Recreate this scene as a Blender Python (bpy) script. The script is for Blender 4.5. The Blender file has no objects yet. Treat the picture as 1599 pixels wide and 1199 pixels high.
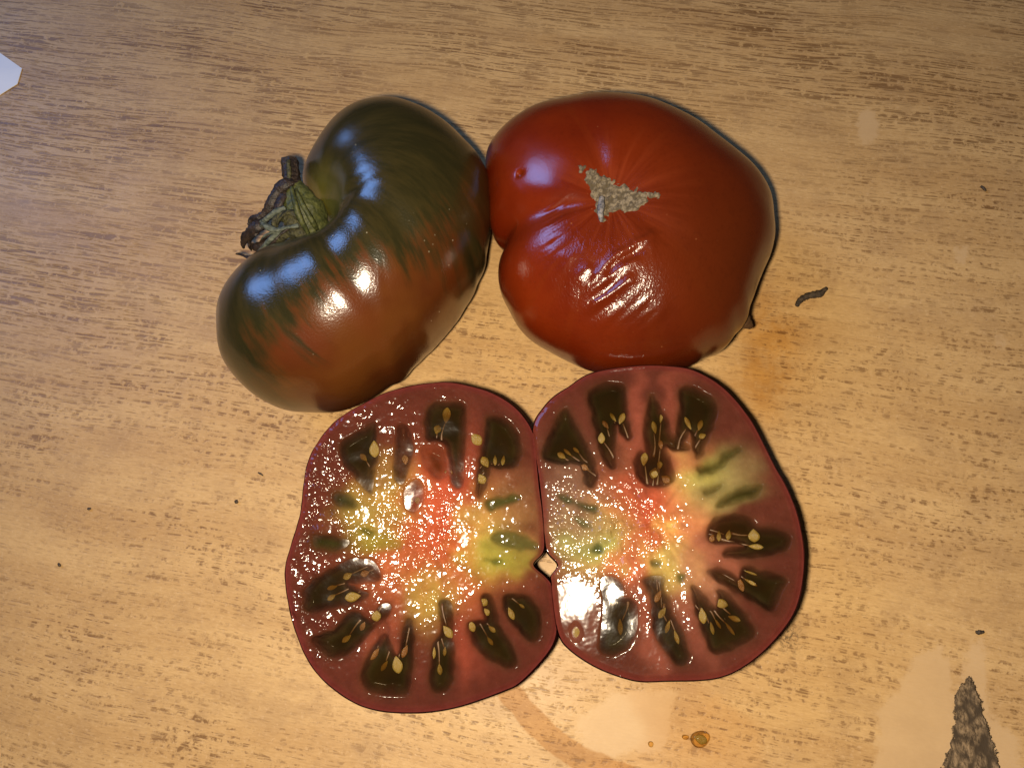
import bpy, math, random
import numpy as np
from mathutils import Matrix, Vector
from mathutils.bvhtree import BVHTree

random.seed(7)
rng = np.random.default_rng(11)
scene = bpy.context.scene
col = scene.collection

# ------------------------------------------------------------------ camera
W_PX, H_PX, F_PX = 1599.0, 1199.0, 1208.0          # photograph size and focal length in its pixels
NADIR = (850.0, 990.0)                              # where the vertical vanishes
d = np.array([NADIR[0] - W_PX / 2, -(NADIR[1] - H_PX / 2), -F_PX]); d /= np.linalg.norm(d)
wz = -d
wx = np.array([1.0, 0, 0]); wx -= wz * wx.dot(wz); wx /= np.linalg.norm(wx)
wy = np.cross(wz, wx)
R = np.array([wx, wy, wz])                          # camera -> world
view = R @ np.array([0, 0, -1.0])
DIST = 0.2416
CAM = -view * DIST
cam_d = bpy.data.cameras.new('camera'); cam = bpy.data.objects.new('camera', cam_d); col.objects.link(cam)
cam_d.sensor_width = 36.0; cam_d.lens = 36.0 * F_PX / W_PX
cam_d.clip_start = 0.01; cam_d.clip_end = 20.0
mw = Matrix([list(R[0]) + [CAM[0]], list(R[1]) + [CAM[1]], list(R[2]) + [CAM[2]], [0, 0, 0, 1]])
cam.matrix_world = mw
scene.camera = cam

# ------------------------------------------------------------------ light
world = bpy.data.worlds.new('World'); scene.world = world; world.use_nodes = True
bg = world.node_tree.nodes['Background']
bg.inputs[0].default_value = (0.80, 0.70, 0.60, 1); bg.inputs[1].default_value = 0.026

fl = bpy.data.lights.new('phone_flash', 'POINT'); fl.energy = 3.35; fl.color = (1.0, 0.845, 0.62)
fl.shadow_soft_size = 0.0045
flo = bpy.data.objects.new('phone_flash', fl); col.objects.link(flo)
flo.location = Vector(CAM) + Vector((-0.0112, -0.0030, 0.0))

def area_light(name, loc, target, sx, sy, energy, color):
    l = bpy.data.lights.new(name, 'AREA'); l.shape = 'RECTANGLE'; l.size = sx; l.size_y = sy
    l.energy = energy; l.color = color
    o = bpy.data.objects.new(name, l); col.objects.link(o)
    o.location = loc
    o.rotation_euler = (Vector(target) - Vector(loc)).to_track_quat('-Z', 'Y').to_euler()
    return o
area_light('window_light', (-0.76, 0.52, 0.74), (-0.03, 0.03, 0.03), 0.38, 0.54, 5.2, (0.20, 0.42, 1.0))

scene.view_settings.view_transform = 'Standard'
scene.view_settings.look = 'None'
scene.view_settings.exposure = 0.0
scene.view_settings.gamma = 1.0
scene.view_settings.use_curve_mapping = False
scene.cycles.use_denoising = True
scene.cycles.max_bounces = 8
scene.cycles.transparent_max_bounces = 12

# ------------------------------------------------------------------ geometry helpers
def at(px, py, z=0.0):
    v = R @ np.array([px - W_PX / 2, -(py - H_PX / 2), -F_PX])
    return CAM + v * ((z - CAM[2]) / v[2])

def at_plane(px, py, p0, n):
    v = R @ np.array([px - W_PX / 2, -(py - H_PX / 2), -F_PX])
    return CAM + v * (np.dot(p0 - CAM, n) / np.dot(v, n))

def project(P):
    q = (np.asarray(P) - CAM) @ R                   # world -> camera
    return np.stack([W_PX / 2 - q[..., 0] / q[..., 2] * F_PX, H_PX / 2 + q[..., 1] / q[..., 2] * F_PX], -1)

def catmull(pts, k=8, closed=True):
    p = np.asarray(pts, float); n = len(p); out = []
    rg = range(n) if closed else range(n - 1)
    for i in rg:
        if closed:
            a, b, c, e = p[(i - 1) % n], p[i], p[(i + 1) % n], p[(i + 2) % n]
        else:
            a, b, c, e = p[max(i - 1, 0)], p[i], p[i + 1], p[min(i + 2, n - 1)]
        for j in range(k):
            t = j / k
            out.append(0.5 * ((2 * b) + (c - a) * t + (2 * a - 5 * b + 4 * c - e) * t * t + (3 * b - a - 3 * c + e) * t ** 3))
    if not closed: out.append(p[-1])
    return np.array(out)

def inside(poly, x, y):
    res = np.zeros(x.shape, bool); n = len(poly)
    for i in range(n):
        x0, y0 = poly[i]; x1, y1 = poly[(i + 1) % n]
        if y0 == y1: continue
        c = ((y0 > y) != (y1 > y)) & (x < (x1 - x0) * (y - y0) / (y1 - y0) + x0)
        res ^= c
    return res

def seg_dist(poly, x, y, closed=True):
    best = np.full(x.shape, 1e9); n = len(poly)
    for i in range(n if closed else n - 1):
        x0, y0 = poly[i]; x1, y1 = poly[(i + 1) % n]
        dx, dy = x1 - x0, y1 - y0; L = dx * dx + dy * dy + 1e-18
        t = np.clip(((x - x0) * dx + (y - y0) * dy) / L, 0, 1)
        best = np.minimum(best, (x - x0 - t * dx) ** 2 + (y - y0 - t * dy) ** 2)
    return np.sqrt(best)

def sdf(poly, x, y):
    dd = seg_dist(poly, x, y)
    return np.where(inside(poly, x, y), -dd, dd)

def smooth(a, b, v):
    t = np.clip((v - a) / (b - a), 0, 1)
    return t * t * (3 - 2 * t)

class Noise2:                                        # smooth value noise on a lattice
    def __init__(s, seed): s.t = np.random.default_rng(seed).random((256, 256))
    def __call__(s, x, y):
        xi = np.floor(x).astype(int); yi = np.floor(y).astype(int); fx = x - xi; fy = y - yi
        fx = fx * fx * (3 - 2 * fx); fy = fy * fy * (3 - 2 * fy); t = s.t
        a = t[xi % 256, yi % 256]; b = t[(xi + 1) % 256, yi % 256]; c = t[xi % 256, (yi + 1) % 256]; e = t[(xi + 1) % 256, (yi + 1) % 256]
        return (a * (1 - fx) + b * fx) * (1 - fy) + (c * (1 - fx) + e * fx) * fy

def mesh_from(name, verts, faces, smooth_shade=True):
    me = bpy.data.meshes.new(name)
    me.from_pydata([tuple(v) for v in np.asarray(verts).tolist()], [], faces if isinstance(faces, list) else faces.tolist())
    if smooth_shade: me.polygons.foreach_set('use_smooth', [True] * len(me.polygons))
    me.update()
    return me

def attr_f(me, name, vals):
    a = me.attributes.new(name, 'FLOAT', 'POINT'); a.data.foreach_set('value', np.asarray(vals, np.float32).ravel())

def attr_c(me, name, rgb):
    a = me.attributes.new(name, 'FLOAT_COLOR', 'POINT')
    v = np.ones((len(rgb), 4), np.float32); v[:, :3] = rgb
    a.data.foreach_set('color', v.ravel())

def obj(name, me, mat, parent=None, loc=None):
    o = bpy.data.objects.new(name, me); col.objects.link(o)
    if mat is not None and not me.materials: me.materials.append(mat)
    if parent is not None: o.parent = parent
    if loc is not None: o.location = loc
    return o

def thing(name, loc, label, cat, group=None):
    o = bpy.data.objects.new(name, None); col.objects.link(o); o.location = loc; o.empty_display_size = 0.01
    tag(o, label, cat, group); return o

def tag(o, label, cat, group=None):
    o['label'] = label; o['category'] = cat
    if group: o['group'] = group
    return o

def tube(points, radii, nseg=10, flat=1.0, rough=0.0, seed=0, twist=0.0, k=6):
    """closed tapered tube along a spline; flat < 1 squashes the section"""
    P = catmull(points, k, closed=False); Rr = np.interp(np.linspace(0, 1, len(P)), np.linspace(0, 1, len(radii)), radii)
    T = np.gradient(P, axis=0); T /= np.linalg.norm(T, axis=1)[:, None] + 1e-12
    up = np.array([0, 0, 1.0]); r = np.random.default_rng(seed)
    V = []; F = []
    for i in range(len(P)):
        a = np.cross(up, T[i]); na = np.linalg.norm(a); a = a / na if na > 1e-4 else np.array([1.0, 0, 0]); b = np.cross(T[i], a)
        tw = twist * i / len(P)
        for j in range(nseg):
            t = 2 * math.pi * j / nseg
            rr = Rr[i] * (1 + rough * (r.random() - 0.5) * 2)
            u, v = math.cos(t) * rr, math.sin(t) * rr * flat
            u, v = u * math.cos(tw) - v * math.sin(tw), u * math.sin(tw) + v * math.cos(tw)
            V.append(P[i] + a * u + b * v)
    n = len(P)
    for i in range(n - 1):
        for j in range(nseg):
            F.append([i * nseg + j, i * nseg + (j + 1) % nseg, (i + 1) * nseg + (j + 1) % nseg, (i + 1) * nseg + j])
    F.append([j for j in range(nseg)][::-1]); F.append([(n - 1) * nseg + j for j in range(nseg)])
    return np.array(V), F

# ------------------------------------------------------------------ material helpers
class MT:
    def __init__(s, name):
        s.m = bpy.data.materials.new(name); s.m.use_nodes = True; s.t = s.m.node_tree
        s.b = s.t.nodes['Principled BSDF']; s.out = s.t.nodes['Material Output']
    def put(s, sock, v):
        if v is None: return
        if isinstance(v, bpy.types.NodeSocket): s.t.links.new(v, sock)
        elif isinstance(v, (tuple, list)) and len(v) == 3 and sock.type == 'RGBA': sock.default_value = (*v, 1)
        elif sock.type == 'RGBA' and isinstance(v, (int, float)): sock.default_value = (v, v, v, 1)
        else: sock.default_value = v
    def n(s, typ, **kw):
        return s.t.nodes.new(typ)
    def p(s, **kw):
        for k, v in kw.items(): s.put(s.b.inputs[k.replace('_', ' ')], v)
    def math(s, op, a, b=None, c=None, clamp=False):
        nd = s.n('ShaderNodeMath'); nd.operation = op; nd.use_clamp = clamp
        for i, v in enumerate((a, b, c)): s.put(nd.inputs[i], v)
        return nd.outputs[0]
    def mix(s, f, a, b, mode='MIX'):
        nd = s.n('ShaderNodeMix'); nd.data_type = 'RGBA'; nd.blend_type = mode
        s.put(nd.inputs[0], f); s.put(nd.inputs[6], a); s.put(nd.inputs[7], b)
        return nd.outputs[2]
    def rng(s, v, a, b, c=0.0, e=1.0, kind='SMOOTHSTEP'):
        nd = s.n('ShaderNodeMapRange'); nd.interpolation_type = kind
        for i, x in enumerate((v, a, b, c, e)): s.put(nd.inputs[i], x)
        return nd.outputs[0]
    def attr(s, name, out='Fac'):
        nd = s.n('ShaderNodeAttribute'); nd.attribute_name = name; return nd.outputs[out]
    def coord(s): return s.n('ShaderNodeTexCoord').outputs['Object']
    def mapping(s, v, scale=(1, 1, 1), rot=(0, 0, 0), loc=(0, 0, 0)):
        nd = s.n('ShaderNodeMapping'); s.put(nd.inputs[0], v); nd.inputs[1].default_value = loc; nd.inputs[2].default_value = rot; nd.inputs[3].default_value = scale
        return nd.outputs[0]
    def noise(s, v, scale, detail=3.0, rough=0.5, dist=0.0, out=0):
        nd = s.n('ShaderNodeTexNoise'); s.put(nd.inputs['Vector'], v); s.put(nd.inputs['Scale'], scale)
        nd.inputs['Detail'].default_value = detail; nd.inputs['Roughness'].default_value = rough; nd.inputs['Distortion'].default_value = dist
        return nd.outputs[out]
    def voro(s, v, scale, feature='F1', out='Distance'):
        nd = s.n('ShaderNodeTexVoronoi'); nd.feature = feature; s.put(nd.inputs['Vector'], v); s.put(nd.inputs['Scale'], scale); return nd.outputs[out]
    def xyz(s, x, y, z):
        nd = s.n('ShaderNodeCombineXYZ'); s.put(nd.inputs[0], x); s.put(nd.inputs[1], y); s.put(nd.inputs[2], z); return nd.outputs[0]
    def bump(s, h, dist, strength=1.0, normal=None):
        nd = s.n('ShaderNodeBump'); s.put(nd.inputs['Height'], h); s.put(nd.inputs['Distance'], dist); s.put(nd.inputs['Strength'], strength)
        if normal is not None: s.put(nd.inputs['Normal'], normal)
        return nd.outputs[0]

def simple_mat(name, c1, c2, scale, rough=0.6, bump=0.0002, spec=0.4):
    t = MT(name); co = t.coord(); nz = t.noise(co, scale, 4, 0.6)
    t.p(Base_Color=t.mix(t.rng(nz, 0.35, 0.65), c1, c2), Roughness=rough, Specular_IOR_Level=spec)
    if bump: t.p(Normal=t.bump(t.noise(co, scale * 1.7, 3), bump, 0.8))
    return t.m

# ------------------------------------------------------------------ table top
def table_material():
    t = MT('worn_wood_laminate'); co = t.coord()
    warp = t.noise(co, 9.0, 2, 0.5, out=1)
    wv = t.n('ShaderNodeVectorMath'); wv.operation = 'MULTIPLY_ADD'
    t.put(wv.inputs[0], warp); wv.inputs[1].default_value = (0.012, 0.012, 0); t.put(wv.inputs[2], co)
    g = t.mapping(wv.outputs[0], rot=(0, 0, math.radians(10)))
    streak = t.noise(t.mapping(g, scale=(38, 950, 1)), 1.0, 3, 0.6)
    streak2 = t.noise(t.mapping(g, scale=(85, 1350, 1), loc=(3.1, 7.7, 0)), 1.0, 3, 0.6)
    frag = t.noise(co, 420, 3, 0.65)
    frag2 = t.noise(t.mapping(co, loc=(2, 5, 0)), 900, 2, 0.6)
    dens = t.noise(t.mapping(g, scale=(14, 34, 1), loc=(1.3, 0, 0)), 1.0, 3, 0.6)
    wear = t.attr('wear')                                       # 0 fresh .. 1 worn smooth
    a = t.math('ADD', t.rng(streak, 0.515, 0.595), 0)
    b = t.math('MULTIPLY', t.rng(streak2, 0.51, 0.60), 0.8)
    dash = t.math('MAXIMUM', a, b)
    thr = t.math('ADD', 0.34, t.math('MULTIPLY', t.attr('frag'), 0.11))
    dash = t.math('MULTIPLY', dash, t.rng(frag, thr, t.math('ADD', thr, 0.16)))
    dash = t.math('MULTIPLY', dash, t.rng(dens, 0.30, 0.60, 0.25, 1.0))
    # worn patches have lost the print
    wsd = t.math('ADD', t.attr('patch'), t.math('MULTIPLY', t.math('SUBTRACT', t.noise(co, 330, 4, 0.7), 0.5), 0.0065))
    patch = t.rng(wsd, -0.0012, 0.0008, 1.0, 0.0)
    dash = t.math('MULTIPLY', dash, t.math('SUBTRACT', 1.0, t.math('MULTIPLY', patch, 0.93)))
    tone = t.noise(t.mapping(g, scale=(11, 85, 1), loc=(5, 1, 0)), 1.0, 4, 0.6)
    basec = t.mix(t.rng(tone, 0.3, 0.7), (0.600, 0.388, 0.174), (0.495, 0.300, 0.126))
    blotch = t.noise(co, 70, 4, 0.65)
    basec = t.mix(t.math('MULTIPLY', t.rng(blotch, 0.45, 0.68), 0.45), basec, (0.40, 0.245, 0.115))
    fleck = t.math('MULTIPLY', t.rng(frag2, 0.57, 0.70), 0.30)
    basec = t.mix(fleck, basec, (0.68, 0.47, 0.27))
    dcol = t.mix(t.rng(t.noise(co, 25, 2), 0.4, 0.6), (0.150, 0.070, 0.024), (0.205, 0.106, 0.042))
    fine = t.noise(t.mapping(g, scale=(420, 2100, 1), loc=(8, 2, 0)), 1.0, 3, 0.7)
    basec = t.mix(t.rng(fine, 0.35, 0.7, 0.0, 0.55), basec, t.mix(1.0, basec, (0.74, 0.68, 0.60), 'MULTIPLY'))
    spk = t.math('MULTIPLY', t.rng(t.noise(t.mapping(co, scale=(1, 1.6, 1), loc=(4, 4, 0)), 1100, 3, 0.7), 0.62, 0.70), t.rng(t.noise(co, 60, 3, 0.6), 0.42, 0.62))
    dash = t.math('MAXIMUM', dash, t.math('MULTIPLY', spk, t.math('SUBTRACT', 0.8, patch)))
    c = t.mix(t.math('MULTIPLY', dash, 0.84), basec, dcol)
    c = t.mix(t.math('MULTIPLY', patch, 0.75), c, t.mix(blotch, (0.60, 0.405, 0.215), (0.52, 0.34, 0.17)))
    # tomato juice film and dried amber stains
    jsd = t.math('ADD', t.attr('juice'), t.math('MULTIPLY', t.math('SUBTRACT', t.noise(co, 160, 3, 0.6), 0.5), 0.0022))
    jui = t.rng(jsd, -0.0004, 0.0004, 1.0, 0.0)
    c = t.mix(t.math('MULTIPLY', jui, 0.85), c, (0.78, 0.60, 0.36), 'MULTIPLY')
    c = t.mix(t.math('MULTIPLY', t.rng(t.math('ADD', t.attr('pool'), t.math('MULTIPLY', t.math('SUBTRACT', t.noise(co, 120, 3, 0.6), 0.5), 0.004)), -0.003, 0.0012, 1.0, 0.0), 0.30), c, (0.86, 0.66, 0.40), 'MULTIPLY')
    stain = t.math('MULTIPLY', t.attr('stain'), t.rng(t.noise(co, 110, 4, 0.65), 0.32, 0.62, 0.35, 1.0))
    c = t.mix(stain, c, (0.84, 0.66, 0.38), 'MULTIPLY')
    # chipped places show the fibre core
    csd = t.math('ADD', t.attr('chip'), t.math('MULTIPLY', t.math('SUBTRACT', t.noise(co, 420, 4, 0.7), 0.5), 0.0045))
    chip = t.rng(csd, -0.0003, 0.0003, 1.0, 0.0)
    fib = t.noise(t.mapping(co, scale=(1.7, 0.8, 1), rot=(0, 0, 0.5)), 480, 5, 0.78)
    fib2 = t.voro(t.mapping(co, scale=(1.0, 0.7, 1)), 430)
    fc = t.mix(t.rng(fib, 0.38, 0.66), (0.055, 0.036, 0.019), (0.34, 0.23, 0.125))
    fc = t.mix(t.rng(fib2, 0.35, 0.8), fc, (0.06, 0.040, 0.022))
    c = t.mix(chip, c, fc)
    sm = t.math('MULTIPLY', t.attr('scuff'), t.rng(t.noise(co, 900, 4, 0.75), 0.47, 0.60))
    c = t.mix(t.math('MULTIPLY', sm, 0.85), c, (0.075, 0.050, 0.024))
    rgh = t.math('ADD', 0.36, t.math('MULTIPLY', t.noise(co, 55, 3), 0.14))
    rgh = t.mix(jui, rgh, 0.50); rgh = t.mix(chip, rgh, 0.85)
    h = t.math('SUBTRACT', t.math('MULTIPLY', frag2, 0.25), t.math('MULTIPLY', dash, 0.9))
    nrm = t.bump(h, 0.00009, 0.6)
    nrm = t.bump(t.math('MULTIPLY', t.math('SUBTRACT', fib, t.math('MULTIPLY', fib2, 0.6)), chip), 0.0004, 0.7, nrm)
    nrm = t.bump(chip, 0.0006, 1.0, nrm); t.t.links.new(nrm, t.b.inputs['Normal'])
    nrm2 = None
    t.p(Base_Color=c, Roughness=rgh, Specular_IOR_Level=0.30)
    return t.m

def poly_at(pts, z=0.0): return np.array([at(x, y, z)[:2] for x, y in pts])

def build_table():
    nx, ny = 250, 210
    xs = np.linspace(-0.29, 0.29, nx); ys = np.linspace(-0.20, 0.27, ny)
    X, Y = np.meshgrid(xs, ys, indexing='ij'); Z = np.zeros_like(X)
    V = np.stack([X.ravel(), Y.ravel(), Z.ravel()], -1)
    I = np.arange(nx * ny).reshape(nx, ny)
    F = np.stack([I[:-1, :-1], I[1:, :-1], I[1:, 1:], I[:-1, 1:]], -1).reshape(-1, 4).tolist()
    # slab edge and underside
    rim = list(I[:, 0]) + list(I[-1, 1:]) + list(I[-2::-1, -1]) + list(I[0, -2:0:-1])
    b0 = len(V); low = V[rim].copy(); low[:, 2] = -0.018; V = np.vstack([V, low]); n = len(rim)
    for k in range(n): F.append([int(rim[k]), b0 + k, b0 + (k + 1) % n, int(rim[(k + 1) % n])])
    F.append([b0 + k for k in range(n)][::-1])
    me = mesh_from('table_top', V, F, False)
    x, y = V[:, 0], V[:, 1]; px = project(V)
    PATCH = [[(1338, 192), (1348, 166), (1364, 172), (1376, 208), (1362, 226), (1340, 222)],
             [(1490, 388), (1511, 384), (1513, 411), (1491, 413)], [(1554, 524), (1574, 529), (1571, 547), (1556, 545)],
             [(1430, 1020), (1470, 1008), (1485, 1040), (1490, 1080), (1497, 1240), (1360, 1240), (1372, 1130), (1365, 1112), (1405, 1070)],
             [(1503, 1052), (1512, 1000), (1542, 998), (1537, 1060), (1552, 1120), (1590, 1150), (1596, 1260), (1470, 1260)],
             [(960, 1080), (1060, 1075), (1040, 1170), (930, 1185), (890, 1130)]]
    patch = np.full(len(V), 1.0)
    for p in PATCH: patch = np.minimum(patch, sdf(poly_at(p), x, y))
    attr_f(me, 'patch', np.clip(patch, -0.02, 0.05))
    CH = [(1506, 1058), (1516, 1056), (1529, 1088), (1542, 1130), (1554, 1170), (1561, 1199), (1564, 1260), (1455, 1260), (1472, 1199), (1487, 1160), (1491, 1120), (1492, 1090), (1498, 1076)]
    attr_f(me, 'chip', np.clip(sdf(poly_at(CH), x, y), -0.02, 0.05))
    band = seg_dist(poly_at([(780, 1058), (800, 1085), (830, 1122), (868, 1158), (915, 1188), (985, 1216)]), x, y, False) - 0.0032
    pool = sdf(poly_at([(962, 1068), (985, 1105), (1008, 1150), (985, 1175), (915, 1192), (930, 1240), (1210, 1240), (1190, 1130), (1130, 1085), (1060, 1050)]), x, y)
    attr_f(me, 'juice', np.clip(band, -0.02, 0.05)); attr_f(me, 'pool', np.clip(pool, -0.02, 0.05))
    def blob(cx, cy, r): return np.exp(-((px[:, 0] - cx) ** 2 + (px[:, 1] - cy) ** 2) / r ** 2)
    attr_f(me, 'stain', np.clip(0.85 * blob(1205, 555, 62) + 0.7 * blob(1185, 615, 48) + 0.6 * blob(1200, 490, 55) + 0.35 * blob(22, 150, 26) + 0.5 * blob(1090, 1150, 60), 0, 1))
    attr_f(me, 'scuff', np.clip(1.2 * blob(1234, 1000, 17) + 0.9 * blob(1232, 985, 12), 0, 1))
    attr_f(me, 'frag', smooth(250, 750, px[:, 1] + 0.25 * (px[:, 0] - 400)))
    attr_f(me, 'wear', np.zeros(len(V)))
    o = obj('table_top', me, table_material()); o['kind'] = 'structure'
    o['label'] = 'worn wood-print laminate table top'
build_table()

# ------------------------------------------------------------------ whole tomatoes
def radial(poly, c, n):
    p = np.asarray(poly) - c; a = np.unwrap(np.arctan2(p[:, 1], p[:, 0]))
    if a[-1] < a[0]: a = a[::-1]; p = p[::-1]
    r = np.hypot(p[:, 0], p[:, 1]); o = np.argsort(a); a = a[o]; r = r[o]
    th = np.linspace(0, 2 * math.pi, n, endpoint=False)
    aa = np.concatenate([a - 2 * math.pi, a, a + 2 * math.pi]); rr = np.concatenate([r] * 3)
    base = a[0]
    return np.interp((th - base) % (2 * math.pi) + base, aa, rr)

def circ_smooth(r, k):
    if k <= 0: return r
    w = np.hanning(2 * k + 3)[1:-1]; w /= w.sum()
    return np.convolve(np.concatenate([r[-k:], r, r[:k]]), w, 'valid')

def inflate(c, r, ns=48, G=110):
    """Poisson inflation of the star-shaped plan outline: smooth factor w(theta, s)"""
    n = len(r); th = np.linspace(0, 2 * math.pi, n, endpoint=False)
    ext = r.max() * 1.03; h = 2 * ext / (G - 1)
    gx = np.linspace(-ext, ext, G); X, Y = np.meshgrid(gx, gx, indexing='ij')
    rad = np.interp(np.arctan2(Y, X) % (2 * math.pi), np.append(th, 2 * math.pi), np.append(r, r[0]))
    m = np.hypot(X, Y) < rad
    u = np.where(m, (rad ** 2 - X ** 2 - Y ** 2) / 4, 0.0); om = 1.9
    red = ((np.add.outer(np.arange(G), np.arange(G)) % 2) == 0)
    for it in range(170):
        for cc in (red, ~red):
            s = np.zeros_like(u); s[1:-1, 1:-1] = (u[2:, 1:-1] + u[:-2, 1:-1] + u[1:-1, 2:] + u[1:-1, :-2] + h * h) / 4
            mm = m & cc; u[mm] += om * (s[mm] - u[mm])
    sv = np.linspace(0, 0.9, ns)
    x = np.cos(th)[:, None] * r[:, None] * sv; y = np.sin(th)[:, None] * r[:, None] * sv
    fx = (x + ext) / h; fy = (y + ext) / h; i = np.clip(fx.astype(int), 0, G - 2); j = np.clip(fy.astype(int), 0, G - 2); fx -= i; fy -= j
    uu = (u[i, j] * (1 - fx) + u[i + 1, j] * fx) * (1 - fy) + (u[i, j + 1] * (1 - fx) + u[i + 1, j + 1] * fx) * fy
    w = np.clip(uu, 1e-8, None) / (1 - sv ** 2)
    w = np.sqrt(w)
    for _ in range(6):
        w = (np.roll(w, 1, 0) + 2 * w + np.roll(w, -1, 0)) / 4
        w[:, 1:-1] = (w[:, :-2] + 2 * w[:, 1:-1] + w[:, 2:]) / 4
    w[:, 0] = w[:, 0].mean()
    return sv, w / (w[:, 0].mean())

def body(c, r, zeq, ht, hb, nphi, top=1.0):
    n = len(r); th = np.linspace(0, 2 * math.pi, n, endpoint=False)
    sv, w = inflate(c, r)
    phi = np.linspace(-math.pi / 2, math.pi / 2, nphi)
    V = np.zeros((nphi, n, 3)); S = np.zeros((nphi, n))
    for k, f in enumerate(phi):
        s = math.cos(f)
        ws = np.array([np.interp(s, sv, w[i]) for i in range(n)]) if n < 200 else w[:, min(int(round(s / 0.9 * (len(sv) - 1))), len(sv) - 1)]
        if n >= 200:
            q = min(s / 0.9 * (len(sv) - 1), len(sv) - 1.001); i0 = int(q); ws = w[:, i0] * (1 - (q - i0)) + w[:, i0 + 1] * (q - i0)
        zz = math.sin(f)
        V[k, :, 0] = c[0] + np.cos(th) * r * s; V[k, :, 1] = c[1] + np.sin(th) * r * s
        if zz >= 0: V[k, :, 2] = zeq + ht * ws * abs(zz) ** top
        else: V[k, :, 2] = zeq - hb * np.clip(ws, 0.4, 1.0) * abs(zz) ** 0.8
        S[k] = s
    V[:, :, 2] = np.maximum(V[:, :, 2], 0.0004)
    return V, S, phi

def fit_body(outline, cpx, zeq, ht, hb, n, nphi, sm=3, iters=5):
    out = catmull(outline, 6); cpx = np.array(cpx, float)
    K = 180; rt = radial(out, cpx, K)
    c = at(cpx[0], cpx[1], zeq)[:2]
    plan = np.array([at(x, y, zeq)[:2] for x, y in out])
    r = circ_smooth(radial(plan, c, K), 1)
    for it in range(iters):
        V, S, _ = body(c, r, zeq, ht, hb, 60)
        p = project(V.reshape(-1, 3)) - cpx
        a = np.arctan2(p[:, 1], p[:, 0]) % (2 * math.pi); rr = np.hypot(p[:, 0], p[:, 1])
        b = (a / (2 * math.pi) * K).astype(int) % K
        mx = np.zeros(K); np.maximum.at(mx, b, rr)
        ratio = np.where(mx > 0, rt / np.maximum(mx, 1), 1.0); ratio = circ_smooth(ratio, 2)
        e = project(np.concatenate([c + np.stack([np.cos(np.linspace(0, 2 * math.pi, K, endpoint=False)) * r, np.sin(np.linspace(0, 2 * math.pi, K, endpoint=False)) * r], -1), np.full((K, 1), zeq)], 1)) - cpx
        ea = np.arctan2(e[:, 1], e[:, 0]) % (2 * math.pi)
        r = r * (1 + 0.85 * (np.interp(ea, (np.arange(K) + 0.5) / K * 2 * math.pi, ratio, period=2 * math.pi) - 1))
    r = circ_smooth(r, 1)
    th = np.linspace(0, 2 * math.pi, n, endpoint=False)
    rf = np.interp(th, np.linspace(0, 2 * math.pi, K, endpoint=False), r, period=2 * math.pi); rf = circ_smooth(rf, sm)
    V, S, phi = body(c, rf, zeq, ht, hb, nphi)
    return c, V, S

def grid_faces(nphi, n):
    I = np.arange(nphi * n).reshape(nphi, n); J = np.roll(I, -1, 1)
    return np.stack([I[:-1], J[:-1], J[1:], I[1:]], -1).reshape(-1, 4)

LEFT = [(560, 158), (537, 168), (515, 185), (500, 205), (487, 227), (475, 251), (468, 272), (469, 292), (476, 310), (490, 330), (492, 348), (484, 360), (461, 372),
        (435, 380), (413, 389), (391, 402), (368, 424), (348, 452), (338, 482), (337, 508), (341, 539), (350, 567), (368, 591), (392, 615),
        (418, 632), (446, 643), (472, 647), (504, 648), (540, 643), (575, 630), (605, 610), (627, 597), (659, 565), (692, 530), (720, 493), (742, 454),
        (754, 422), (761, 392), (766, 357), (765, 292), (755, 257), (740, 235), (713, 207), (681, 181), (648, 164), (622, 155), (594, 153)]
RED = [(756, 244), (764, 224), (780, 202), (806, 179), (834, 163), (862, 154), (890, 147), (920, 143), (950, 144), (980, 148), (1010, 151), (1040, 162), (1070, 174),
       (1100, 192), (1130, 216), (1156, 236), (1176, 254), (1192, 274), (1204, 300), (1209, 330), (1210, 366), (1203, 396), (1192, 422), (1183, 446), (1175, 472),
       (1170, 492), (1166, 507), (1154, 515), (1140, 536), (1124, 549), (1104, 557), (1080, 570), (1040, 580), (1000, 584), (960, 584), (924, 580), (890, 566), (862, 552), (834, 536),
       (812, 514), (796, 486), (784, 462), (779, 440), (779, 416), (783, 390), (772, 378), (766, 360), (761, 320), (756, 275)]

def skin_sparkle(t, co, amount):
    """fine skin relief that breaks up the highlight"""
    a = t.noise(co, 1900, 2, 0.6); b = t.noise(co, 160, 3, 0.5); c = t.noise(co, 45, 2, 0.5)
    n1 = t.bump(a, 0.00007, amount)
    return t.bump(t.math('ADD', t.math('MULTIPLY', b, 0.25), c), 0.0010, 0.30, n1)

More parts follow.
